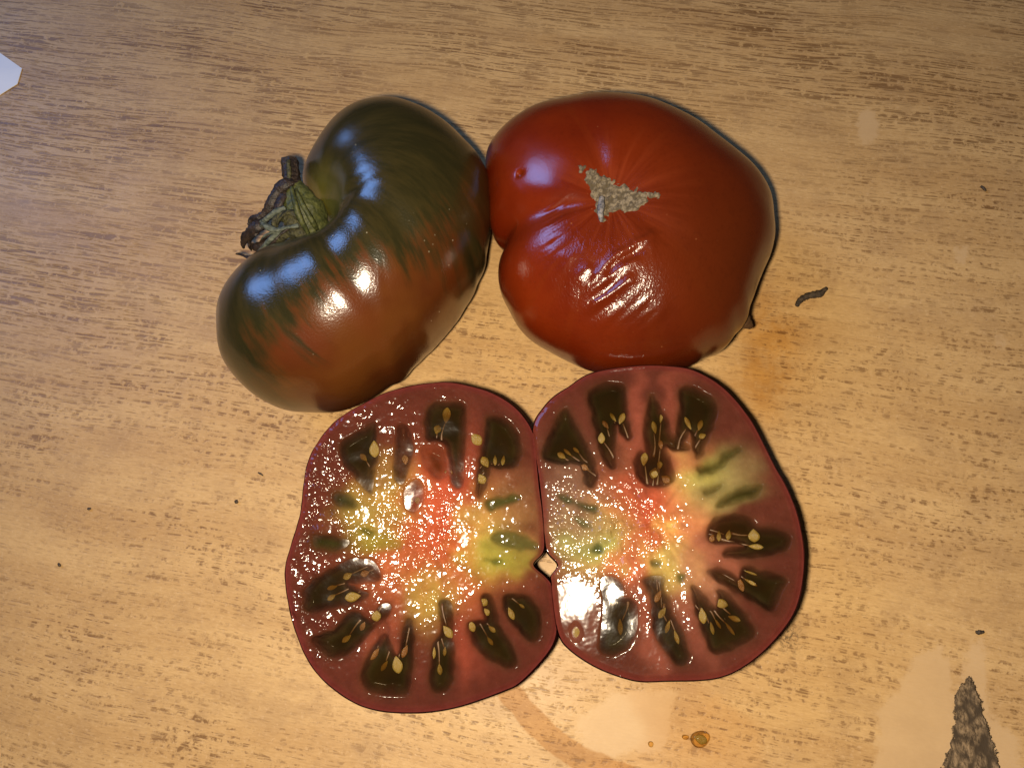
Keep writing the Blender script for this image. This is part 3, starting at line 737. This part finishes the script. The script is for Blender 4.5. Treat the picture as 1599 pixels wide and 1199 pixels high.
    for k in range(nk):
        f = k / (nk - 1) * math.pi / 2 * 0.995
        s = max(math.cos(f), 0.0) ** 0.55
        W = world(np.cos(th) * rs_ * s, np.sin(th) * rs_ * s, np.full(n, 0.0))
        W[:, 2] = W[:, 2] * 0 + (world(np.cos(th) * rs_, np.sin(th) * rs_, np.full(n, -0.00085))[:, 2]) * (1 - math.sin(f)) + 0.0003
        if k == 0: W[:, 2] += 0.00010 * np.sin(th * 23) + 0.00008 * np.sin(th * 51 + 1)
        Vs.append(W)
    Vs = np.array(Vs); F = grid_faces(nk, n)[:, ::-1].tolist(); F.append([(nk - 1) * n + j for j in range(n)][::-1])
    t = simple_skin
    obj('skin', mesh_from('half_skin', Vs.reshape(-1, 3), F), t, root)
    # gel and seeds
    strands_V, strands_F, off = [], [], 0
    for lo, q in zip(locules, sds):
        x0, y0 = q.min(0) - 0.001; x1, y1 = q.max(0) + 0.001; st = 0.0004
        X, Y = np.meshgrid(np.arange(x0, x1, st), np.arange(y0, y1, st), indexing='ij'); s = sdf(q, X, Y)
        Z = -0.00030 + 0.00028 * (n1(X * 180 + 3, Y * 180 + 8) - 0.5) + 0.00008 * (n2(X * 420, Y * 420) - 0.5)
        kp = s < 0.0008; cells = kp[:-1, :-1] & kp[1:, :-1] & kp[1:, 1:] & kp[:-1, 1:]
        if cells.sum() < 6: continue
        us = np.zeros_like(kp); us[:-1, :-1] |= cells; us[1:, :-1] |= cells; us[1:, 1:] |= cells; us[:-1, 1:] |= cells
        idx = -np.ones(X.shape, int); idx[us] = np.arange(us.sum()); I, J = np.nonzero(cells)
        Fg = np.stack([idx[I, J], idx[I + 1, J], idx[I + 1, J + 1], idx[I, J + 1]], -1)
        gm = mesh_from('seed_gel', world(X[us], Y[us], Z[us]), Fg); attr_f(gm, 'thick', smooth(-0.0001, -0.0042, s)[us])
        go = obj('seed_gel', gm, GEL, root)
        for sd in lo.get('s', ()):
            sx, sy, w_, l_ = sd[:4]; ang_ = sd[4] if len(sd) > 4 and sd[4] is not None else None
            dep = (sd[5] if len(sd) > 5 else -0.0009) - 0.0007 - random.uniform(0.0, 0.0007); mt = sd[6] if len(sd) > 6 else 0
            a = loc2(*conv(sx, sy))
            to = cl - a
            if ang_ is None: rot = math.atan2(to[1], to[0]) + random.uniform(-0.25, 0.25)
            else: rot = math.radians(ang_)
            yv = math.cos(rot) * e1 + math.sin(rot) * e2; xv = np.cross(yv, nrm)
            l_m, w_m = l_ * unit * 0.86, w_ * unit * 0.84
            tilt = random.uniform(-0.25, 0.25); xv2 = xv * math.cos(tilt) + nrm * math.sin(tilt); zv = np.cross(xv2, yv)
            pos = world(np.array(a[0]), np.array(a[1]), np.array(dep))
            wk = w_m / 0.60; tk = max(w_m, 0.55 * l_m) / 0.60 * 0.9
            M = Matrix([[xv2[i] * wk, yv[i] * l_m, zv[i] * tk, pos[i]] for i in range(3)] + [[0, 0, 0, 1]])
            so = bpy.data.objects.new('seed', SEEDS[mt]); col.objects.link(so); so.parent = go; so.matrix_local = M
            # pale strand towards the core
            ln = min(np.hypot(*to) * 0.5, random.uniform(0.004, 0.008)); dr = to / np.hypot(*to)
            sp = [a + yv.dot(e1) * 0 + dr * l_m * 0.4, a + dr * (l_m * 0.4 + ln * 0.5) + np.array([random.uniform(-1, 1), random.uniform(-1, 1)]) * 0.0006, a + dr * (l_m * 0.4 + ln)]
            Vt, Ft = tube([world(np.array(u[0]), np.array(u[1]), np.array(min(dep, -0.0004) - 0.0005 * (i + 1))) for i, u in enumerate(sp)], [0.00018, 0.00028, 0.0005], 6, 0.8, 0.1, 1, k=3)
            strands_V.append(Vt); strands_F += [[i + off for i in f] for f in Ft]; off += len(Vt)
    if strands_V:
        obj('seed_strands', mesh_from('seed_strands', np.vstack(strands_V), strands_F), TISSUE, root)['kind'] = 'stuff'
    return root

simple_skin = simple_mat('half_skin_burgundy', (0.060, 0.012, 0.010), (0.085, 0.018, 0.014), 120, 0.25, 0.0, 0.5)

cl_ = lambda a, b: (430 + a / 2.18, 580 + b / 2.18)
OUT_L = [(600, 38), (680, 55), (740, 75), (800, 110), (845, 155), (875, 205), (885, 260), (891, 330), (899, 410), (909, 480), (915, 560), (911, 615), (877, 657),
         (918, 698), (942, 730), (952, 800), (958, 870), (946, 925), (905, 985), (830, 1060), (780, 1085), (700, 1115), (620, 1140), (540, 1155), (460, 1160), (370, 1155), (290, 1135),
         (220, 1095), (150, 1035), (100, 960), (65, 870), (45, 790), (35, 720), (35, 660), (48, 610), (70, 540), (88, 470), (95, 400), (105, 330), (130, 265), (175, 200), (230, 150), (300, 110), (370, 75), (450, 52), (530, 40)]
GRN = dict(ci=(0.035, 0.030, 0.006), co=(0.020, 0.026, 0.006), d=0.0015)
LOC_L = [
    dict(p=[(515, 150), (540, 112), (600, 105), (640, 115), (648, 160), (645, 230), (640, 300), (635, 380), (615, 395), (600, 370), (590, 300), (575, 240), (520, 230), (512, 200)],
         s=[(583, 148, 34, 62, -95, 0.0002), (552, 195, 30, 36, None, -0.0006)]),
    dict(p=[(725, 160), (760, 155), (810, 190), (835, 250), (825, 310), (780, 330), (735, 325), (725, 350), (712, 400), (695, 430), (685, 400), (690, 330), (706, 262), (718, 200)],
         s=[(684, 230, 42, 56, 130, 0.0007), (715, 307, 34, 46, 300, 0.0002), (703, 365, 34, 42, 120, 0.0002), (750, 300, 16, 40, 90), (778, 300, 16, 40, 80)]),
    dict(p=[(225, 250), (270, 215), (335, 180), (340, 230), (345, 290), (335, 330), (330, 380), (325, 415), (300, 390), (270, 350), (235, 310)],
         s=[(337, 263, 40, 64, 95, 0.0008), (368, 265, 18, 42, None, 0.0), (298, 290, 22, 36)]),
    dict(p=[(420, 190), (445, 185), (460, 230), (465, 270), (450, 330), (430, 380), (405, 350), (410, 280)], s=[(441, 298, 26, 38, None, -0.0006, 1)], ci=(0.08, 0.022, 0.012), co=(0.060, 0.018, 0.010)),
    dict(p=[(445, 395), (480, 370), (500, 400), (495, 450), (470, 475), (440, 455)], s=[(485, 440, 24, 34, None, -0.0003, 1)], ci=(0.16, 0.022, 0.012), co=(0.12, 0.02, 0.01), d=0.0018),
    dict(p=[(500, 262), (545, 255), (585, 290), (592, 340), (560, 372), (520, 345), (498, 300)], s=[(590, 345, 34, 34, None, -0.0005, 1)], ci=(0.17, 0.035, 0.016), co=(0.15, 0.034, 0.016), d=0.0014),
    dict(p=[(195, 425), (230, 415), (270, 440), (265, 465), (215, 460)], **GRN),
    dict(p=[(130, 560), (180, 560), (215, 570), (250, 580), (215, 605), (140, 600)], **GRN),
    dict(p=[(105, 740), (150, 700), (220, 660), (280, 640), (330, 650), (357, 685), (350, 710), (300, 715), (252, 722), (290, 750), (310, 760), (270, 785), (200, 800), (110, 815), (100, 780)],
         s=[(243, 697, 26, 36), (303, 688, 26, 34, None, -0.0008, 1), (190, 737, 18, 38), (188, 770, 20, 34), (263, 767, 36, 58, 8, 0.0005)]),
    dict(p=[(130, 905), (200, 880), (260, 820), (300, 840), (330, 850), (360, 800), (390, 800), (375, 840), (330, 880), (290, 920), (235, 965), (190, 970), (150, 940)],
         s=[(343, 830, 36, 42, 100, 0.0005), (240, 912, 20, 40), (205, 870, 14, 30), (295, 870, 20, 34, None, -0.0009, 1)]),
    dict(p=[(295, 1040), (310, 990), (340, 930), (375, 895), (400, 950), (420, 960), (440, 870), (455, 845), (470, 880), (468, 960), (460, 1030), (450, 1090), (400, 1095), (320, 1085)],
         s=[(337, 965, 24, 50, None, -0.0008, 1), (370, 1005, 18, 42), (415, 998, 38, 62, 102, 0.0009), (440, 955, 22, 48, None, -0.0006, 1)]),
    dict(p=[(560, 790), (590, 780), (605, 820), (600, 880), (608, 960), (605, 1030), (585, 1080), (545, 1090), (530, 1050), (535, 980), (545, 920), (565, 880)],
         s=[(587, 885, 30, 54, 128, 0.0006), (577, 955, 14, 34), (560, 1015, 20, 40, None, -0.0002), (538, 960, 20, 46, None, -0.0002)]),
    dict(p=[(700, 770), (730, 760), (750, 800), (760, 860), (800, 930), (820, 980), (800, 1005), (740, 985), (690, 940), (665, 900), (660, 860), (690, 850), (715, 840)],
         s=[(710, 785, 30, 34, None, 0.0), (720, 820, 26, 30, None, -0.0003), (670, 868, 26, 42, None, 0.0), (740, 880, 18, 34), (733, 920, 16, 36)]),
    dict(p=[(790, 760), (850, 765), (890, 800), (905, 850), (895, 900), (870, 920), (830, 880), (790, 830), (775, 790)],
         s=[(805, 825, 24, 50, 115, -0.0003), (842, 800, 12, 26), (838, 765, 14, 30)]),
]
SLIT_L = [([(720, 440), (770, 425), (830, 425), (815, 445), (755, 470), (730, 470)], (0.045, 0.050, 0.012)), ([(740, 560), (800, 545), (870, 575), (885, 605), (800, 600), (750, 585)], (0.075, 0.068, 0.018)),
          ([(720, 638), (770, 645), (745, 655)], (0.06, 0.07, 0.015)), ([(300, 540), (330, 545), (318, 555)], (0.05, 0.05, 0.012)), ([(345, 860), (352, 930), (385, 890), (372, 850)], (0.13, 0.035, 0.02))]
R_, O_, Y_, G_, P_ = (0.40, 0.066, 0.030), (0.36, 0.098, 0.036), (0.36, 0.24, 0.055), (0.22, 0.21, 0.030), (0.42, 0.22, 0.085)
BL_L = [(685, 845, 128, 128, 0, (0.27, 0.066, 0.028), 0.9), (690, 830, 82, 78, 0, R_, 0.95), (620, 885, 55, 60, 0, O_, 0.85), (720, 905, 45, 40, 0, O_, 0.7), (615, 770, 48, 52, 0, Y_, 0.75), (650, 790, 26, 60, 0, O_, 0.5),
        (578, 838, 42, 22, 0, G_, 0.7), (560, 800, 36, 30, 0, (0.30, 0.22, 0.05), 0.7), (762, 850, 46, 52, 0, (0.36, 0.30, 0.05), 0.9), (785, 868, 50, 26, 0, G_, 0.8), (745, 800, 30, 50, 0, (0.45, 0.27, 0.07), 0.7), (672, 935, 34, 48, 0, Y_, 0.85),
        (800, 800, 50, 60, 0, (0.24, 0.13, 0.05), 0.6), (720, 720, 28, 70, 0, (0.26, 0.055, 0.030), 0.6), (690, 750, 50, 40, 0, (0.42, 0.075, 0.035), 0.6), (600, 1010, 24, 60, 20, (0.30, 0.075, 0.04), 0.5), (725, 1010, 26, 60, -10, (0.27, 0.055, 0.030), 0.7)]
GR_L = [(490, 800, 55, 190, 0.66), (500, 1000, 60, 80, 0.35), (660, 840, 90, 130, 0.36), (560, 720, 60, 80, 0.2), (680, 940, 40, 60, 0.25), (610, 640, 80, 40, 0.2)]
cut_half('cut tomato half touching the olive tomato, orange-red core with lime-green edge patch', OUT_L, cl_, 0.0000800, (668, 850), 0.0285, (0.150, -0.135, 1.0), LOC_L, BL_L, GR_L,
         (0.10, 0.018, 0.016), (668, 840), SLIT_L, (0.080, 0.0200, 0.0125))

cr_ = lambda a, b: (820 + a / 2.306, 560 + b / 2.306)
OUT_R = [(420, 25), (520, 27), (600, 40), (680, 80), (740, 130), (790, 190), (830, 250), (865, 320), (900, 390), (940, 460), (970, 530), (990, 600), (1003, 680), (1003, 760), (990, 850), (965, 920),
         (920, 985), (860, 1050), (790, 1105), (720, 1140), (640, 1155), (520, 1158), (420, 1160), (350, 1145), (270, 1115), (200, 1075), (150, 1035), (128, 1005), (114, 960), (103, 880), (95, 800), (93, 780), (119, 741),
         (82, 696), (71, 640), (65, 560), (57, 480), (47, 400), (35, 330), (27, 270), (37, 220), (64, 180), (100, 140), (160, 100), (220, 60), (300, 38)]
LOC_R = [
    dict(p=[(230, 120), (290, 90), (350, 95), (365, 150), (370, 220), (383, 270), (370, 290), (345, 265), (330, 240), (320, 330), (325, 385), (300, 390), (270, 330), (255, 260), (240, 190)],
         s=[(348, 213, 26, 50, -115, -0.0002), (317, 205, 16, 44), (275, 285, 30, 46, 88, 0.0006), (290, 232, 20, 40, None, -0.0012, 1)]),
    dict(p=[(65, 330), (90, 270), (120, 210), (150, 180), (180, 240), (220, 310), (255, 390), (258, 440), (235, 462), (215, 440), (200, 380), (120, 375), (70, 360)],
         s=[(130, 345, 24, 40), (152, 333, 14, 42), (183, 325, 14, 34), (215, 390, 26, 36, None, -0.0002, 1)]),
    dict(p=[(435, 330), (430, 260), (440, 190), (455, 130), (485, 170), (515, 220), (530, 270), (580, 310), (585, 325), (540, 330), (510, 320), (525, 370), (535, 420), (520, 450), (480, 462), (430, 450), (400, 415), (397, 365), (415, 335)],
         s=[(466, 245, 22, 54, -80, -0.0001), (493, 205, 16, 52), (490, 305, 20, 38, None, -0.0006, 1), (430, 360, 30, 54, -100, 0.0003), (465, 410, 36, 46, 70, 0.0005), (486, 380, 22, 30, None, 0.0003), (508, 432, 34, 42, 140, 0.0, 1)]),
    dict(p=[(560, 110), (590, 100), (640, 120), (685, 160), (680, 230), (655, 290), (640, 340), (620, 355), (610, 330), (605, 280), (590, 260), (570, 300), (548, 300), (555, 220), (560, 160)],
         s=[(588, 230, 20, 58, -68, -0.0002), (633, 235, 22, 46, -110, -0.0004), (640, 275, 24, 30, 20, 0.0002)]),
    dict(p=[(620, 390), (650, 380), (690, 370), (720, 340), (770, 320), (775, 335), (730, 370), (700, 400), (640, 420), (622, 410)], **GRN),
    dict(p=[(645, 475), (690, 460), (705, 458), (680, 485), (650, 490)], **GRN),
    dict(p=[(695, 520), (740, 480), (790, 460), (850, 460), (830, 500), (770, 515), (700, 535)], **GRN),
    dict(p=[(657, 620), (680, 580), (730, 562), (800, 570), (840, 605), (900, 615), (955, 640), (945, 680), (900, 700), (800, 715), (720, 710), (730, 684), (790, 674), (740, 662), (690, 665), (660, 655)],
         s=[(675, 645, 24, 30, 70, 0.0, 1), (700, 637, 18, 40, 85, 0.0), (735, 633, 22, 40, 75, 0.0), (825, 636, 46, 50, 90, 0.0004), (832, 676, 22, 56, 175, 0.0004)]),
    dict(p=[(660, 765), (700, 755), (740, 770), (770, 792), (792, 748), (850, 765), (940, 795), (920, 840), (890, 905), (840, 880), (770, 840), (700, 805)],
         s=[(780, 812, 24, 54, 105, -0.0006, 1), (815, 805, 16, 52, 150, 0.0001), (815, 770, 10, 50, 160, 0.0)]),
    dict(p=[(600, 830), (620, 825), (650, 860), (688, 900), (700, 855), (692, 835), (720, 840), (760, 880), (810, 950), (820, 1000), (770, 1030), (700, 1060), (670, 1050), (650, 1000), (620, 920)],
         s=[(705, 880, 34, 58, 165, 0.0002), (640, 925, 32, 58, 95, 0.0005), (755, 935, 22, 48, 160, 0.0), (740, 972, 14, 56, 125, 0.0001), (675, 970, 16, 48, 100, -0.0003), (698, 955, 12, 40)]),
    dict(p=[(425, 800), (450, 785), (495, 790), (500, 830), (520, 870), (530, 920), (560, 980), (585, 1050), (580, 1090), (550, 1095), (510, 1050), (470, 990), (460, 920), (455, 860)],
         s=[(480, 855, 24, 50, 60, 0.0, 1), (495, 915, 24, 48, 55, 0.0), (515, 965, 18, 50, 70, -0.0002), (547, 1003, 18, 52, 105, -0.0003)]),
    dict(p=[(275, 800), (310, 790), (345, 810), (350, 860), (380, 865), (400, 900), (400, 970), (370, 1030), (310, 1060), (275, 1040), (280, 960), (285, 880)],
         s=[(315, 878, 26, 28, None, -0.0003), (343, 965, 22, 60, 90, -0.0001)]),
    dict(p=[(165, 975), (183, 955), (200, 975), (196, 1000), (183, 1014), (168, 1000)], s=[(183, 985, 34, 56, -90, 0.0003)], ci=(0.15, 0.05, 0.03), co=(0.15, 0.05, 0.03), d=0.001),
]
SLIT_R = [([(120, 490), (160, 500), (210, 520), (255, 530), (245, 550), (190, 530), (140, 515)], (0.035, 0.045, 0.015)), ([(455, 728), (485, 732), (478, 746), (458, 744)], (0.07, 0.06, 0.02)),
          ([(548, 778), (580, 775), (560, 806)], (0.05, 0.07, 0.015)), ([(235, 690), (262, 668), (278, 692), (250, 700)], (0.05, 0.06, 0.02)), ([(185, 575), (225, 590), (240, 610), (200, 600)], (0.08, 0.08, 0.03)), ([(510, 590), (535, 590), (530, 612), (512, 610)], (0.62, 0.42, 0.12))]
BL_R = [(1000, 830, 135, 130, 0, (0.24, 0.086, 0.040), 0.9), (1005, 810, 75, 72, 0, (0.40, 0.070, 0.030), 0.95), (1075, 770, 34, 90, 0, (0.58, 0.22, 0.085), 0.7), (985, 885, 45, 28, 0, (0.62, 0.13, 0.06), 0.7), (930, 845, 56, 56, 0, (0.42, 0.34, 0.10), 0.85), (915, 850, 50, 22, 0, (0.24, 0.27, 0.06), 0.7),
        (1048, 885, 36, 46, 0, (0.52, 0.42, 0.10), 0.85), (1105, 745, 46, 34, -20, (0.40, 0.37, 0.085), 0.85), (1130, 770, 55, 28, -20, (0.30, 0.23, 0.08), 0.8), (1140, 735, 45, 30, -30, (0.24, 0.17, 0.07), 0.6), (1046, 822, 17, 17, 0, (0.62, 0.30, 0.08), 0.8), (890, 790, 50, 80, 0, (0.20, 0.12, 0.075), 0.6),
        (1085, 900, 40, 60, 0, (0.38, 0.16, 0.085), 0.7), (1010, 960, 22, 90, -10, (0.27, 0.075, 0.045), 0.6), (1090, 980, 24, 90, -25, (0.24, 0.070, 0.042), 0.6), (1130, 880, 60, 22, 30, (0.26, 0.080, 0.045), 0.6), (995, 660, 18, 100, 0, (0.25, 0.062, 0.036), 0.6), (1045, 640, 20, 80, 10, (0.25, 0.062, 0.036), 0.5)]
GR_R = [(900, 790, 55, 90, 0.45), (960, 840, 90, 90, 0.32), (1000, 800, 90, 80, 0.25), (1050, 930, 60, 60, 0.2), (880, 700, 40, 50, 0.2), (900, 938, 28, 36, -0.5)]
cut_half('cut tomato half touching the red tomato, dark green slits in a pale patch', OUT_R, cr_, 0.0000760, (1045, 820), 0.0285, (-0.075, -0.058, 1.0), LOC_R, BL_R, GR_R,
         (0.10, 0.018, 0.014), (1020, 815), SLIT_R, (0.082, 0.0210, 0.0125))

# ------------------------------------------------------------------ small things on the table
def paper():
    out = [(34, 107), (27, 131), (0, 148), (-60, 186), (-190, 215), (-260, 40), (-120, -10), (0, 83)]
    base = at(0, 115, 0); P = np.array([at(a, b, 0.0004) - base for a, b in out]); n = len(P)
    cpt = P.mean(0); rings = []
    for s in (1.0, 0.85, 0.5, 0.15):
        q = cpt + (P - cpt) * s; q = q.copy(); q[:, 2] = 0.0004 + 0.0010 * (1 - s); rings.append(q)
    low = [q - np.array([0, 0, 0.00022]) for q in rings]
    V = np.vstack(rings + low); F = []
    for k in range(3):
        for j in range(n):
            a, b = k * n + j, k * n + (j + 1) % n; F.append([a, a + n, b + n, b]); o = 4 * n; F.append([a + o, b + o, b + n + o, a + n + o])
    F.append([3 * n + j for j in range(n)][::-1]); F.append([7 * n + j for j in range(n)])
    for j in range(n): F.append([j, (j + 1) % n, 4 * n + (j + 1) % n, 4 * n + j])
    o = obj('paper_sheet', mesh_from('paper_sheet', V, F, False), simple_mat('paper_white', (0.78, 0.81, 0.90), (0.84, 0.86, 0.93), 60, 0.6, 0.00005), None, base)
    tag(o, 'pale bluish-white paper scrap with pointed corner at the table edge', 'paper')
paper()

def debris(name, label, cat, pts, radii, mat, z, flat=0.8, seed=1, rough=0.2):
    base = at(pts[0][0], pts[0][1], 0); P = [at(a, b, z) - base for a, b in pts]
    V, F = tube(P, radii, 8, flat, rough, seed); V[:, 2] += 0.0001 - V[:, 2].min()
    return tag(obj(name, mesh_from(name, V, F), mat, None, base), label, cat)
DK = simple_mat('dry_twig_dark', (0.030, 0.020, 0.013), (0.075, 0.05, 0.03), 800, 0.7, 0.0003)
tw = debris('twig', 'short dark bent twig lying beside the red tomato', 'twig', [(1244, 478), (1250, 469), (1262, 462), (1278, 459), (1291, 450)], [.0007, .0009, .0011, .0012, .0005], DK, 0.001, 0.8, 3)
V0, F0 = tube([at(1272, 462, .0011) - at(1244, 478, 0), at(1280, 461, .0013) - at(1244, 478, 0), at(1285, 460, .001) - at(1244, 478, 0)], [.0007, .0008, .0004], 6, 0.8, 0.2, 5)
obj('twig_spur', mesh_from('twig_spur', V0, F0), DK, tw)
for nm, lb, pts, r0 in (
        ('crumb', 'tiny slanted dark crumb on open table beyond the bent twig', [(1532, 290), (1537, 294), (1540, 298)], .0007),
        ('crumb', 'tiny dark crumb just above the chipped brown patch', [(1524, 986), (1530, 987), (1537, 986)], .0009),
        ('crumb', 'tiny round dark crumb between a curved sliver and the lime-patched tomato half', [(367, 781), (369, 783), (371, 782)], .0008),
        ('crumb', 'tiny curved dark sliver of debris beside the olive tomato', [(402, 737), (406, 739), (410, 742)], .0004),
        ('crumb', 'lone dark speck on open table, nearer the paper scrap of two specks', [(136, 793), (138, 794), (141, 793)], .0006),
        ('crumb', 'lone dark speck on open table, farther from the paper scrap of two specks', [(90, 879), (92, 882), (94, 883)], .0006)):
    r0 *= 0.75; debris(nm, lb, 'crumb', pts, [r0 * 0.6, r0, r0 * 0.5], DK, 0.0008, 0.8, int(pts[0][0]))

def droplet(px, py, rx, ry, h, label):
    base = at(px, py, 0.0); V = []; F = []; n, k = 28, 8
    for i in range(k):
        f = i / k * math.pi / 2
        for j in range(n):
            a = 2 * math.pi * j / n; w = 1 + 0.08 * math.sin(2 * a + px) + 0.05 * math.sin(3 * a)
            V.append((rx * math.cos(f) * math.cos(a) * w, ry * math.cos(f) * math.sin(a) * w, 0.0002 + h * math.sin(f)))
    V.append((0, 0, 0.0002 + h)); top = len(V) - 1
    for i in range(k - 1):
        for j in range(n): F.append([i * n + j, i * n + (j + 1) % n, (i + 1) * n + (j + 1) % n, (i + 1) * n + j])
    for j in range(n): F.append([(k - 1) * n + j, (k - 1) * n + (j + 1) % n, top])
    F.append(list(range(n))[::-1])
    root = thing('juice_droplet', base, label, 'droplet')
    obj('liquid', mesh_from('liquid', np.array(V), F), JUICE, root); return root
t = MT('tomato_juice'); tr = t.n('ShaderNodeBsdfTransparent'); gl = t.n('ShaderNodeBsdfGlossy'); fr = t.n('ShaderNodeFresnel'); fr.inputs[0].default_value = 1.36
tr.inputs[0].default_value = (0.97, 0.90, 0.72, 1); gl.inputs['Roughness'].default_value = 0.06
ms = t.n('ShaderNodeMixShader'); t.put(ms.inputs[0], t.math('MULTIPLY', fr.outputs[0], 0.45)); t.t.links.new(tr.outputs[0], ms.inputs[1]); t.t.links.new(gl.outputs[0], ms.inputs[2]); t.t.links.new(ms.outputs[0], t.out.inputs['Surface'])
nz = t.noise(t.coord(), 400, 2); t.put(gl.inputs['Normal'], t.bump(nz, 0.0002, 0.4)); t.t.nodes.remove(t.b)
JUICE = t.m
dr = droplet(1093, 1153, 0.0027, 0.0021, 0.0014, 'amber juice droplet holding a pale seed beside the table stain')
so = bpy.data.objects.new('seed', SEEDS[0]); col.objects.link(so); so.parent = dr; so.matrix_local = Matrix.Translation((0, 0, 0.0008)) @ Matrix.Rotation(math.radians(70), 4, 'Z') @ Matrix.Diagonal((0.0038, 0.0036, 0.0024, 1))
droplet(1016, 1161, 0.0008, 0.0007, 0.0006, 'tiny juice droplet at the rim of the dried ring stain')
droplet(1070, 1150, 0.0009, 0.0007, 0.0007, 'tiny juice droplet touching the seed droplet')
